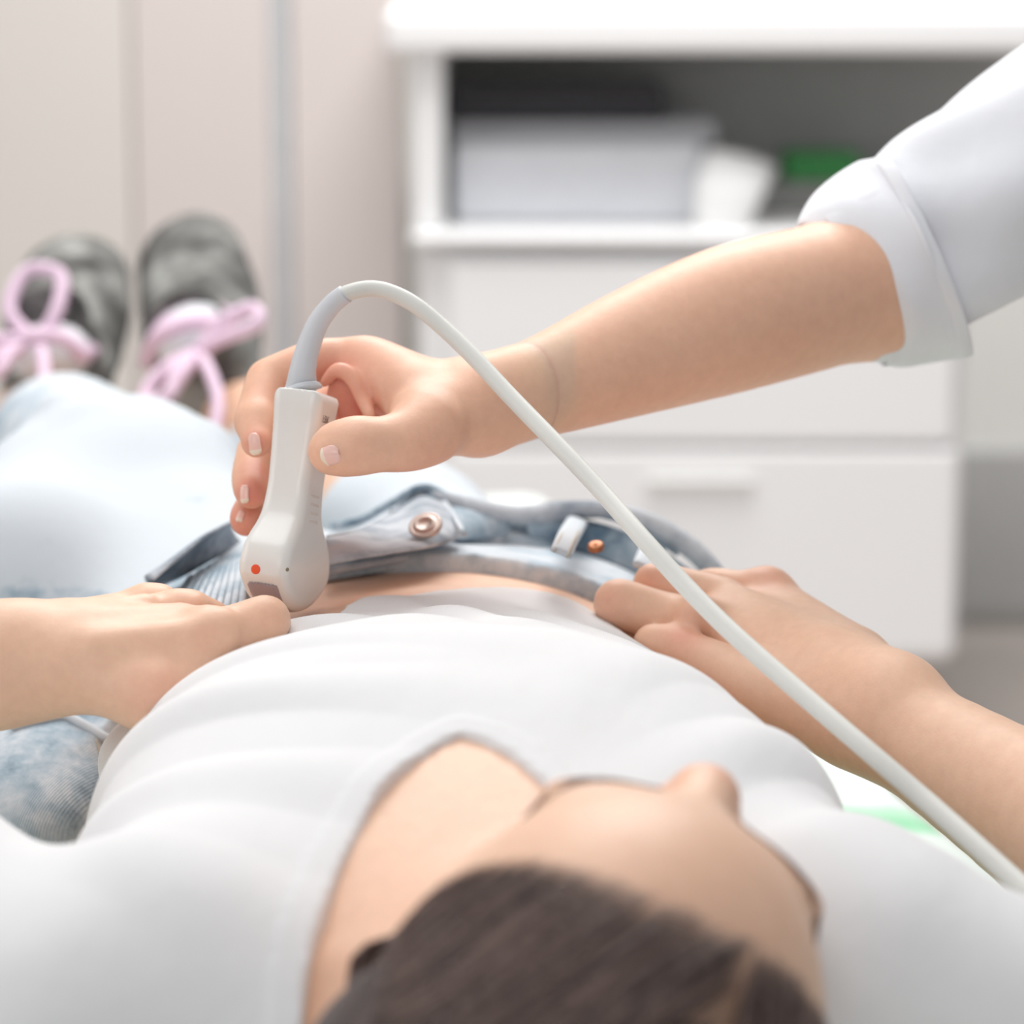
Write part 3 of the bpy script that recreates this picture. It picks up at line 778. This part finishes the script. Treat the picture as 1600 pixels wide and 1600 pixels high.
# ------------------------------------------------------------------ shoes
MESHG, N, L, b = new_mat('grey_knit_shoe', (86, 86, 84), .9, .2); nt = MESHG.node_tree
n_ = noise(nt, 26, 4, .6, coords(nt)); L.new(ramp(nt, n_.outputs['Fac'], [(.32, (62, 61, 60)), (.52, (112, 111, 108)), (.7, (172, 172, 168))]), b.inputs['Base Color'])
SOLE = plain('dark_sole', (52, 50, 50), .7)
LACE = plain('pink_lace', (232, 204, 224), .8)
TONG = plain('pale_shoe_lining', (222, 222, 226), .9)
def shoe(sx):
    dl = 0 if sx > 0 else -.13
    # foot axes: toe goes up, sole faces away from the head
    if sx > 0: toe, heel = P(296, 380, 2.62), P(365, 690, 2.46)
    else: toe, heel = P(122, 415, 2.62), P(95, 690, 2.46)
    ax = toe-heel; Lg = np.linalg.norm(ax); ax /= Lg
    front = np.array([0, -1, 0.0]); front -= ax*(front@ax); front /= np.linalg.norm(front)
    sd = np.cross(ax, front)
    if sd[0] < 0: sd = -sd
    def Q(l, s_, fr): return heel+ax*l*Lg+sd*s_+front*fr
    lo = np.minimum(toe, heel)-.09; hi = np.maximum(toe, heel)+.09
    M = np.array([sd, ax, front])
    f = Field(lo, hi, .003)
    f.ell(Q(.86, 0, .012), (.044, .047, .026), M, .03)
    f.ell(Q(.60, .002, .022), (.049, .060, .032), M, .03)
    f.ell(Q(.34, 0, .028), (.043, .060, .040), M, .03)
    f.ell(Q(.08, 0, .018), (.038, .040, .044), M, .03)
    f.cone(Q(.16, 0, .045), Q(.20, 0, .085), .036, .034, .02)
    f.cone(Q(.17, 0, .06), Q(.22, 0, .13), .029, .030, .004, cut=True)
    v_, f_ = nets(f.v, f.lo, f.h); v_ = smooth_verts(v_, f_, 1)
    so = link('shoe', mesh_of([(v_, f_)], 'shoe', MESHG), patient)
    f = Field(lo, hi, .003)
    f.ell(Q(.86, 0, -.010), (.043, .050, .014), M, .02)
    f.ell(Q(.55, 0, -.008), (.042, .070, .014), M, .02)
    f.ell(Q(.12, 0, -.012), (.037, .048, .018), M, .02)
    v_, f_ = nets(f.v, f.lo, f.h); link('sole', mesh_of([(v_, f_)], 'sole', SOLE), so)
    f = Field(lo, hi, .003)
    f.cone(Q(.32+dl, .006, .056), Q(.18+dl, .004, .080), .016, .022, .01, flat=(sd, 1.35))
    f.cone(Q(.18+dl, .004, .080), Q(.08+dl, .002, .098), .020, .018, .01, flat=(sd, 1.35))
    v_, f_ = nets(f.v, f.lo, f.h); link('tongue', mesh_of([(v_, f_)], 'tongue', TONG), so)
    bm = bmesh.new()
    for k in range(5):
        l = .30+dl-.055*k; h_ = .068+.011*k*.8
        pts = [Q(l+.01, -.034, h_-.014), Q(l, -.018, h_+.008), Q(l-.01, 0, h_+.014), Q(l, .018, h_+.008), Q(l+.01, .034, h_-.014)]
        tube(bm, catmull(pts, 5), .0062, 8, ref=ax, squash=.9)
    # bow
    def bow(a, bend, r=.0042):
        tube(bm, catmull(a, 7), r, 8, ref=(0, 1, 0))
    c = Q(-.02 if sx > 0 else -.03, .010 if sx > 0 else .0, .105)
    if sx < 0:
        bow([c, c+ax*.030-sd*.022+front*.01, c+ax*.066-sd*.010+front*.018, c+ax*.060+sd*.016+front*.016, c+ax*.024+sd*.014+front*.01, c], 0, .0055)
        bow([c, c-sd*.03+front*.01-ax*.004, c-sd*.058+front*.012-ax*.018, c-sd*.05+front*.01-ax*.034, c-sd*.02+front*.01-ax*.02, c], 0, .0055)
    else:
        bow([c, c+ax*.01+sd*.026+front*.01, c+ax*.016+sd*.050+front*.008, c-ax*.004+sd*.052+front*.01, c-ax*.006+sd*.02+front*.01, c], 0, .0055)
        bow([c, c-sd*.022-ax*.014+front*.01, c-sd*.042-ax*.034+front*.012, c-sd*.034-ax*.050+front*.012, c-sd*.012-ax*.026+front*.01, c], 0, .0058)
    bow([c, c-ax*.03+sd*.008+front*.012, c-ax*.075+sd*.012+front*.018, c-ax*.115+sd*.002+front*.02], 0, .0050)
    bow([c, c-ax*.02-sd*.014+front*.012, c-ax*.050-sd*.024+front*.014], 0, .0050)
    bm_obj('laces', bm, LACE, so)
for sx in (-1, 1): shoe(sx)
# ------------------------------------------------------------------ ultrasound probe
w_ax = (P(470, 610, 1.505)-P(428, 935, 1.50)); w_ax = w_ax/np.linalg.norm(w_ax)
nn = -(FW)*.956-RT*.295; nn -= w_ax*(nn@w_ax); nn /= np.linalg.norm(nn)     # narrow face towards the camera
ss = np.cross(w_ax, nn)
if ss[0] < 0: ss = -ss
B0 = P(437, 953, 1.497)                    # contact point of the lens
def PB(s_, n_, t): return B0+ss*s_+nn*n_+w_ax*t
probe = root('ultrasound_probe', B0, 'white handheld ultrasound probe with orange dot pressed on the belly', 'ultrasound probe')
cdist = 41.0
prof = []
for i in range(13):                         # convex array seen from the broad side (mm)
    a = math.radians(-47+94*i/12); prof.append((cdist*math.sin(a)*.97, cdist-cdist*math.cos(a)))
side = [tuple(q) for q in catmull([np.array(q, float) for q in [(30.4, 15), (30.8, 22), (28.6, 30), (22.5, 37), (17, 43), (14.3, 50), (13.4, 58), (13.2, 72), (13.8, 88), (14.8, 98), (14.8, 104.0)]], 4)]
prof += side
prof += [(-x, y) for x, y in side[::-1]]
prof = [(x/1000, y/1000) for x, y in prof]
pp = poly_sd(prof)
def thick(t):
    return np.interp(t, [0, .02, .034, .045, .06, .085, .105, .113], [.0118, .0126, .0121, .0110, .0105, .0116, .0126, .0124])
def lens_line(n_, t): return t-(.0155+.0 - .0)-(n_*n_)*4.5
def probe_fn(kind):
    r = .0052
    def fn(X, Y, Z):
        x, y, z = X-B0[0], Y-B0[1], Z-B0[2]
        s_ = x*ss[0]+y*ss[1]+z*ss[2]; n_ = x*nn[0]+y*nn[1]+z*nn[2]; t = x*w_ax[0]+y*w_ax[1]+z*w_ax[2]
        d2 = pp(n_, t)+r; h_ = np.abs(s_)-(thick(t)-r)
        if kind == 'lens': d2 = d2-.0006; h_ = h_+.0018
        d = np.sqrt(np.maximum(d2, 0)**2+np.maximum(h_, 0)**2)+np.minimum(np.maximum(d2, h_), 0)-r
        cutl = t-(.0062+np.clip(n_*n_*6.5, 0, .0062))
        if kind == 'body': return d
        return np.maximum(d, cutl*.9)
    return fn
lo, hi = PB(0, 0, .055)-.085, PB(0, 0, .055)+.085
for kind, nm, mt in (('body', 'housing', PROBE), ('lens', 'lens', LENS)):
    f = Field(lo, hi, .0009) if kind == 'body' else Field(PB(0, 0, .018)-.037, PB(0, 0, .018)+.037, .0006); f.func(lo, hi, probe_fn(kind), k=.0001)
    v_, f_ = nets(f.v, f.lo, f.h); v_ = smooth_verts(v_, f_, 2)
    o_ = link(nm, mesh_of([(v_, f_)], nm, mt), probe)
    if kind == 'body': housing = o_
from mathutils.bvhtree import BVHTree
def bvh_of(o): 
    me = o.data; return BVHTree.FromPolygons([q.co[:] for q in me.vertices], [tuple(p.vertices) for p in me.polygons])
pb = bvh_of(housing)
def hit(px, py, tree):
    r = FW+RT*((px-800)/F)-UP*((py-800)/F); q = tree.ray_cast(V(CAM), V(r).normalized())
    return (np.array(q[0]), np.array(q[1])) if q[0] is not None else None
h_ = hit(399.5, 889.5, pb); lathe('orientation_dot', h_[0], h_[1], [(.0023, -.0004), (.0023, .00012), (.0019, .0002)], ORANGE, probe, 24)
h_ = hit(449, 890, pb)
if h_: lathe('small_mark', h_[0], h_[1], [(.0011, -.0003), (.0009, .00015)], plain('mark_brass', (150, 138, 110), .4), probe, 12)
def on_side(n_, t):
    q = pb.ray_cast(V(PB(.03, n_, t)), V(-ss)); return np.array(q[0]) if q[0] is not None else PB(.0096, n_, t)
for k in range(4):                          # grip ridges low on the broad side
    t = .0430+.0040*k; bm = bmesh.new()
    pts = [on_side(-.005, t), on_side(.000, t), on_side(.006, t)]
    tube(bm, catmull(pts, 4), .0005, 6); bm_obj('grip_ridge', bm, RIDGE, probe)
# type plate with print: lines of tiny letters
def text_(body, at, xdir, nrm, size, mat, parent, name='print'):
    cu = bpy.data.curves.new(name, 'FONT'); cu.body = body; cu.size = size; cu.extrude = .00002; cu.align_x = 'CENTER'; cu.align_y = 'CENTER'
    cu.materials.append(mat); x = V(xdir).normalized(); n = V(nrm).normalized(); y = n.cross(x)
    M = Matrix((x, y, n)).transposed().to_4x4(); M.translation = V(at)+n*.00012
    o = bpy.data.objects.new(name, cu); COL.objects.link(o); o.matrix_world = M; o.parent = parent; o.matrix_parent_inverse = parent.matrix_world.inverted()
    dg = bpy.context.evaluated_depsgraph_get(); me = bpy.data.meshes.new_from_object(o.evaluated_get(dg)); me.materials.clear(); me.materials.append(mat)
    o2 = bpy.data.objects.new(name, me); COL.objects.link(o2); o2.matrix_world = M; o2.parent = parent; o2.matrix_parent_inverse = parent.matrix_world.inverted()
    bpy.data.objects.remove(o); bpy.data.curves.remove(cu); return o2
for t, sz in ((.0915, .0052),):
    text_('I:BK', on_side(.003, t), -nn, ss, sz, BROWNM, probe)
# strain relief and cable
rel = [P(472, 609, 1.507), P(471.5, 603, 1.507), P(473, 580, 1.505), P(481, 545, 1.505), P(497, 505, 1.504), P(520, 475, 1.502), P(540, 459, 1.50)]
path = catmull(rel, 8); rr = np.interp(np.linspace(0, 1, len(path)), [0, .06, .16, .35, .7, 1], [.0098, .0094, .0078, .0063, .0050, .0046])
bm = bmesh.new(); tube(bm, path, list(rr), 28); bm_obj('strain_relief', bm, RELIEF, probe)
cp = [(528, 467, 1.50), (545, 457, 1.50), (575, 451, 1.50), (605, 455, 1.498), (645, 474, 1.495), (690, 510, 1.49), (740, 558, 1.48), (800, 622, 1.465), (870, 694, 1.445), (940, 768, 1.425),
      (1010, 848, 1.40), (1080, 925, 1.38), (1150, 994, 1.36), (1250, 1082, 1.335), (1350, 1168, 1.31), (1450, 1254, 1.29), (1560, 1352, 1.26), (1700, 1480, 1.22)]
bm = bmesh.new(); cpath = catmull([P(*q) for q in cp], 9)
tube(bm, cpath, list(np.linspace(.0038, .0043, len(cpath))), 24); bm_obj('cable', bm, CABLE, probe)

# ------------------------------------------------------------------ sonographer: arm, hand, sleeve
f = Field(P(330, 900, 1.58)-np.array([.02, .10, .04]), P(1900, 240, 1.75)+np.array([.02, .12, .06]), .0019)
EL = P(1390, 425, 1.66); WR = P(745, 634, 1.535)
def fp(px, d): return px*d/F
f.chain([(WR, fp(64, 1.53)), (P(860, 600, 1.55), fp(77, 1.55)), (P(1000, 547, 1.575), fp(98, 1.575)), (P(1150, 496, 1.60), fp(113, 1.6)), (P(1300, 458, 1.635), fp(110, 1.63)), (EL, fp(108, 1.66))], .02)
f.cone(EL, P(1850, 60, 1.72), fp(110, 1.66), fp(120, 1.7), .03)
fore = f
h = Field(P(330, 900, 1.50)-np.array([.01, .10, .02]), P(800, 480, 1.52)+np.array([.03, .13, .02]), .0013)
h.cone(P(900, 585, 1.555), P(800, 618, 1.54), fp(80, 1.55), fp(68, 1.54), .01)
h.cone(P(800, 618, 1.54), WR, fp(68, 1.54), fp(63, 1.53), .01)
# metacarpals: back of the hand is the far upper side
h.cone(WR, P(545, 570, 1.553), fp(58, 1.53), fp(36, 1.55), .012)                     # index
h.cone(P(745, 634, 1.545), P(575, 600, 1.578), fp(56, 1.54), fp(36, 1.57), .012)
h.cone(P(745, 640, 1.550), P(590, 650, 1.592), fp(54, 1.54), fp(36, 1.58), .012)
h.cone(P(745, 650, 1.550), P(605, 695, 1.595), fp(50, 1.54), fp(34, 1.58), .012)
# thenar and thumb
h.cone(WR, P(665, 670, 1.505), fp(60, 1.53), fp(56, 1.5), .014)
h.chain([(P(672, 668, 1.503), fp(56, 1.5)), (P(630, 690, 1.490), fp(44, 1.49)), (P(560, 697, 1.480), fp(37, 1.48)), (P(522, 703, 1.478), fp(34, 1.48))], .010)
h.ell(P(556, 696, 1.478), (.0125, .011, .0120), None, .008)
h.cone(P(522, 703, 1.478), P(515, 706, 1.480), fp(34, 1.48), fp(30, 1.48), .006)
# web between thumb and index
h.cone(P(655, 640, 1.515), P(590, 590, 1.548), fp(34, 1.5), fp(30, 1.54), .016)
h.cone(P(640, 610, 1.53), P(570, 570, 1.548), fp(34, 1.5), fp(32, 1.54), .016)
# index finger over and round the far side of the handle
h.chain([(P(545, 568, 1.553), fp(36, 1.55)), (P(490, 566, 1.550), fp(31, 1.55)), (P(418, 594, 1.545), fp(31, 1.54))], .007)
h.chain([(P(418, 594, 1.545), fp(31, 1.54)), (P(404, 640, 1.530), fp(29, 1.53)), (P(400, 662, 1.522), fp(28.5, 1.52))], .006)
h.chain([(P(400, 662, 1.522), fp(28.5, 1.52)), (P(401, 690, 1.512), fp(25, 1.51))], .005)
# middle
h.chain([(P(570, 610, 1.580), fp(34, 1.57)), (P(480, 655, 1.578), fp(29, 1.57)), (P(400, 705, 1.560), fp(27.5, 1.56))], .005)
h.chain([(P(400, 705, 1.560), fp(27.5, 1.56)), (P(391, 745, 1.540), fp(26, 1.54)), (P(393, 772, 1.525), fp(23, 1.525))], .004)
# ring
h.chain([(P(590, 650, 1.592), fp(33, 1.58)), (P(490, 690, 1.590), fp(26, 1.58)), (P(410, 770, 1.570), fp(25, 1.57))], .005)
h.chain([(P(410, 770, 1.570), fp(25, 1.57)), (P(390, 800, 1.552), fp(24, 1.55)), (P(384, 815, 1.540), fp(21.5, 1.54))], .004)
# little
h.chain([(P(605, 690, 1.595), fp(31, 1.58)), (P(490, 715, 1.600), fp(22, 1.58)), (P(440, 795, 1.580), fp(21, 1.57)), (P(425, 838, 1.560), fp(19, 1.56))], .005)
# hollow of the palm with its folds
h.cone(P(528, 625, 1.520), P(560, 668, 1.528), fp(22, 1.5), fp(20, 1.5), .012, cut=True)
h.chain([(P(505, 600, 1.538), .0016), (P(528, 578, 1.532), .0024), (P(552, 592, 1.530), .0028), (P(568, 625, 1.528), .0026), (P(580, 655, 1.520), .0018)], .004)
h.chain([(P(520, 625, 1.545), .003), (P(536, 600, 1.542), .0042), (P(548, 640, 1.545), .0045), (P(556, 690, 1.55), .004)], .003)
h.chain([(P(510, 630, 1.552), .003), (P(522, 650, 1.552), .004), (P(528, 700, 1.552), .004)], .003)
h.chain([(P(590, 585, 1.528), .0012), (P(604, 618, 1.522), .0018), (P(612, 650, 1.514), .0012)], .006)
hv1, hf1 = nets(h.v, h.lo, h.h); hv1 = smooth_verts(hv1, hf1, 1)
fv1, ff1 = nets(fore.v, fore.lo, fore.h); fv1 = smooth_verts(fv1, ff1, 2)
REDS2 = [(P(402, 690, 1.50), .011, .8), (P(393, 770, 1.52), .010, .95), (P(382, 815, 1.54), .010, 1.0), (P(415, 590, 1.52), .010, .35), (P(560, 640, 1.55), .026, 1.0),
         (P(530, 600, 1.54), .018, .7), (P(640, 715, 1.50), .016, .55), (P(410, 735, 1.53), .010, .6), (P(560, 690, 1.455), .008, .3), (P(600, 650, 1.56), .018, .8)]
son = root('person', (EL[0]+.25, EL[1]+.05, .0), 'person in rolled white sleeve holding the probe, standing beside the bed', 'person')
link('body', mesh_of([(hv1, hf1), (fv1, ff1)], 'body', SKIN2, {'red': redfn(REDS2)}), son)
hb = BVHTree.FromPolygons([tuple(q) for q in hv1], [tuple(int(c) for c in q) for q in hf1])
def nail(px, py, tipx, tipy, w_px, l_px, parent, bias=(0, 0, 0), tree=hb):
    q = hit(px, py, tree)
    if q is None: print('NAIL MISS', px, py); return
    c, n = q; n = n/np.linalg.norm(n)
    if n@FW > 0: n = -n
    n = n+np.array(bias); n /= np.linalg.norm(n)
    q2 = P(tipx, tipy, (c-CAM)@FW)-c; l = q2-n*(q2@n); l /= np.linalg.norm(l); sdd = np.cross(n, l)
    W_, L_ = fp(w_px, 1.5)/2, fp(l_px, 1.5)/2
    bm = bmesh.new(); NU, NV = 8, 12; g = {}
    for i in range(NU+1):
        for j in range(NV+1):
            u = -1+2*i/NU; v_ = -1+2*j/NV
            wsc = math.sqrt(max(0, 1-max(0, -v_-.35)**2/.46)) if v_ < -.35 else (1 if v_ < .55 else math.sqrt(max(.03, 1-((v_-.55)/.47)**2)))
            z = .0011*(1-u*u*1.0)-.0010*u*u-.0006*v_*v_
            g[i, j] = bm.verts.new(V(c+sdd*u*W_*wsc+l*v_*L_+n*z))
    tipf = []
    for i in range(NU):
        for j in range(NV):
            fc_ = bm.faces.new((g[i, j], g[i+1, j], g[i+1, j+1], g[i, j+1]))
            if j >= NV-3: tipf.append(fc_)
    for q_ in tipf: q_.material_index = 1
    o = bm_obj('fingernail', bm, NAIL, parent); o.data.materials.append(NAILTIP)
    md = o.modifiers.new('s', 'SOLIDIFY'); md.thickness = .0008; md.offset = -.4
    md = o.modifiers.new('b', 'SUBSURF'); md.levels = 1; md.render_levels = 1
nail(516, 712, 508, 715, 30, 30, son, bias=(0, 0, 0))
nail(396, 694, 399, 716, 23, 36, son, bias=(-.35, 0, 0))
nail(380, 772, 381, 792, 20, 30, son, bias=(-.5, 0, 0))
nail(374, 806, 374, 820, 15, 20, son, bias=(-.5, 0, .2))

# sleeve with a turned-up cuff
ax_ = P(1850, 60, 1.72)-EL; ax_ /= np.linalg.norm(ax_)
def sleeve(name, pts, radii, th, seg=64, crump=.002, parent=son, ph=0):
    path = catmull(pts, 8); rr = np.interp(np.linspace(0, 1, len(path)), np.linspace(0, 1, len(radii)), radii)
    bm = bmesh.new(); fr = frames(path, (0, 0, 1)); outer, inner = [], []
    for m_, (p, r, (t, n, b)) in enumerate(zip(path, rr, fr)):
        A, Bq = [], []
        for i in range(seg):
            a = 2*math.pi*i/seg
            q = r+crump*(math.sin(3*a+ph+m_*.22)+.6*math.sin(5*a-m_*.35+ph*2)+.5*math.sin(2*a+m_*.13))
            e = n*math.cos(a)+b*math.sin(a)
            A.append(bm.verts.new(V(p+e*q))); Bq.append(bm.verts.new(V(p+e*(q-th))))
        outer.append(A); inner.append(Bq)
    for R_ in (outer, inner):
        for A, B in zip(R_[:-1], R_[1:]):
            for i in range(seg): bm.faces.new((A[i], A[(i+1) % seg], B[(i+1) % seg], B[i]))
    for i in range(seg):
        bm.faces.new((outer[0][i], outer[0][(i+1) % seg], inner[0][(i+1) % seg], inner[0][i]))
        bm.faces.new((outer[-1][i], outer[-1][(i+1) % seg], inner[-1][(i+1) % seg], inner[-1][i]))
    o = bm_obj(name, bm, COAT, parent); md = o.modifiers.new('ss', 'SUBSURF'); md.levels = 1; md.render_levels = 1
    return o
slv = sleeve('sleeve', [P(1320, 452, 1.655), P(1450, 385, 1.66), P(1560, 310, 1.67), P(1700, 215, 1.69), P(1900, 90, 1.72), P(2250, -150, 1.76)], [fp(128, 1.66), fp(148, 1.66), fp(160, 1.67), fp(178, 1.69), fp(190, 1.7), fp(215, 1.76)], .0016, crump=.0032)
sleeve('cuff', [P(1300, 462, 1.65), P(1345, 437, 1.655), P(1410, 408, 1.66), P(1445, 392, 1.66)], [fp(122, 1.65), fp(150, 1.655), fp(168, 1.66), fp(170, 1.66)], .0024, crump=.0018, ph=1, parent=slv)

# ------------------------------------------------------------------ background furniture
def D(px, py, d): return P(px, py, d)
def yd(d): return d/math.cos(0)            # depth along y at the far end is nearly the camera depth
def pbox(name, x0, y0, x1, y1, Y, depth, mat, parent=None, bev=.004, z0=None):
    """box whose front face spans picture points at distance Y"""
    def at(px, py):
        r = FW+RT*((px-800)/F)-UP*((py-800)/F); return CAM+r*(Y/r[1])
    a, b_ = at(x0, (y0+y1)/2), at(x1, (y0+y1)/2); t, u = at((x0+x1)/2, y0), at((x0+x1)/2, y1)
    if z0 is not None: u = np.array([u[0], u[1], z0])
    return box_obj(name, ((a[0]+b_[0])/2, Y+depth/2, (t[2]+u[2])/2), (b_[0]-a[0], depth, t[2]-u[2]), mat, parent, None, bev)
YD = 4.05
GREYP = plain('dark_grey_panel', (176, 176, 174), .7)
BLACK = plain('black_plastic', (44, 42, 48), .5)
LG = plain('light_grey_plastic', (222, 224, 230), .5)
MG = plain('mid_grey_plastic', (178, 178, 182), .5)
PAPER = plain('white_paper', (236, 236, 236), .8)
GREEN = plain('green_card', (62, 150, 78), .6)
cab = root('drawer_cabinet', (0, YD, .12), 'wide white drawer cabinet with rounded edges behind the bed', 'cabinet')
pbox('body', 655, 385, 1505, 1036, YD, .55, LAM, cab, .02)
pbox('drawer', 700, 408, 1494, 694, YD-.018, .02, LAM, cab, .008)
pbox('drawer', 700, 704, 1494, 1024, YD-.018, .02, LAM, cab, .008)
for y_ in (446, 748):
    pbox('handle', 1010, y_, 1180, y_+9, YD-.030, .012, STEEL, cab, .002)
for x_ in (.02, .5):
    for y_ in (.05, .45): box_obj('leg', (x_, YD+y_, .07), (.04, .04, .14), STEEL, cab)
pbox('worktop', 640, 364, 1700, 384, YD-.03, .62, LAM, cab, .008)
r_ = FW-UP*((364-800)/F); WT = float((CAM+r_*((YD-.03)/r_[1]))[2])+.001
hut = root('shelf_unit', (0, YD, .8), 'white open shelf unit with grey back on the drawer cabinet', 'shelf')
pbox('side_panel', 644, 80, 692, 356, YD, .42, LAM, hut, .004, z0=WT)
pbox('top_panel', 602, 20, 1720, 82, YD-.03, .40, LAM, hut, .01)
pbox('back_panel', 690, 60, 1760, 356, YD+.365, .015, GREYP, hut, .0, z0=WT)
pr = root('printer', (.05, YD+.15, .8), 'light grey printer with black lid on the shelf', 'printer')
pbox('housing', 708, 225, 1100, 355, YD+.06, .26, LG, pr, .012, z0=WT)
pbox('upper_tray', 704, 192, 1120, 226, YD+.10, .22, MG, pr, .006)
pbox('lid', 700, 138, 1040, 192, YD+.12, .20, BLACK, pr, .006)
bm = bmesh.new()
def at2(px, py, Y):
    r = FW+RT*((px-800)/F)-UP*((py-800)/F); return CAM+r*(Y/r[1])
ribbon(bm, [at2(1085, 360, YD+.02), at2(1088, 290, YD+.03), at2(1105, 232, YD+.06)], [at2(1170, 360, YD+.02), at2(1195, 300, YD+.03), at2(1215, 262, YD+.08)], .004, 6, .01, up=(0, -1, 0))
tag(bm_obj('paper_sheaf', bm, PAPER), 'white sheaf of paper curling up beside the printer', 'paper')
o_ = pbox('card_box', 1228, 243, 1345, 284, YD+.2, .1, GREEN); tag(o_, 'small green box behind the rolled sleeve', 'box')
o_ = pbox('folder_stack', 1190, 286, 1560, 354, YD+.18, .16, plain('grey_card', (150, 150, 147), .7), z0=WT); tag(o_, 'low grey box under the small green box', 'box')
# tall wardrobe at the left end
ward = root('wardrobe', (-.6, 4.4, 0), 'tall pale wardrobe with plain doors behind the feet', 'wardrobe')
WD = plain('pale_door', (208, 203, 198), .6, .3, 3, .01); WD2 = plain('pinkish_door', (206, 197, 194), .6, .3, 3, .01); GAP = plain('blue_grey_edge', (188, 190, 193), .6)
pbox('carcass', -120, -400, 632, 1480, 4.45, .5, WD, ward, .002)
pbox('door', -110, -390, 212, 1400, 4.43, .02, WD, ward, .003)
pbox('door', 216, -390, 428, 1400, 4.43, .02, WD2, ward, .003)
pbox('edge_strip', 429, -390, 458, 1400, 4.435, .02, GAP, ward, .003)
pbox('door', 460, -390, 630, 1400, 4.43, .02, WD2, ward, .003)
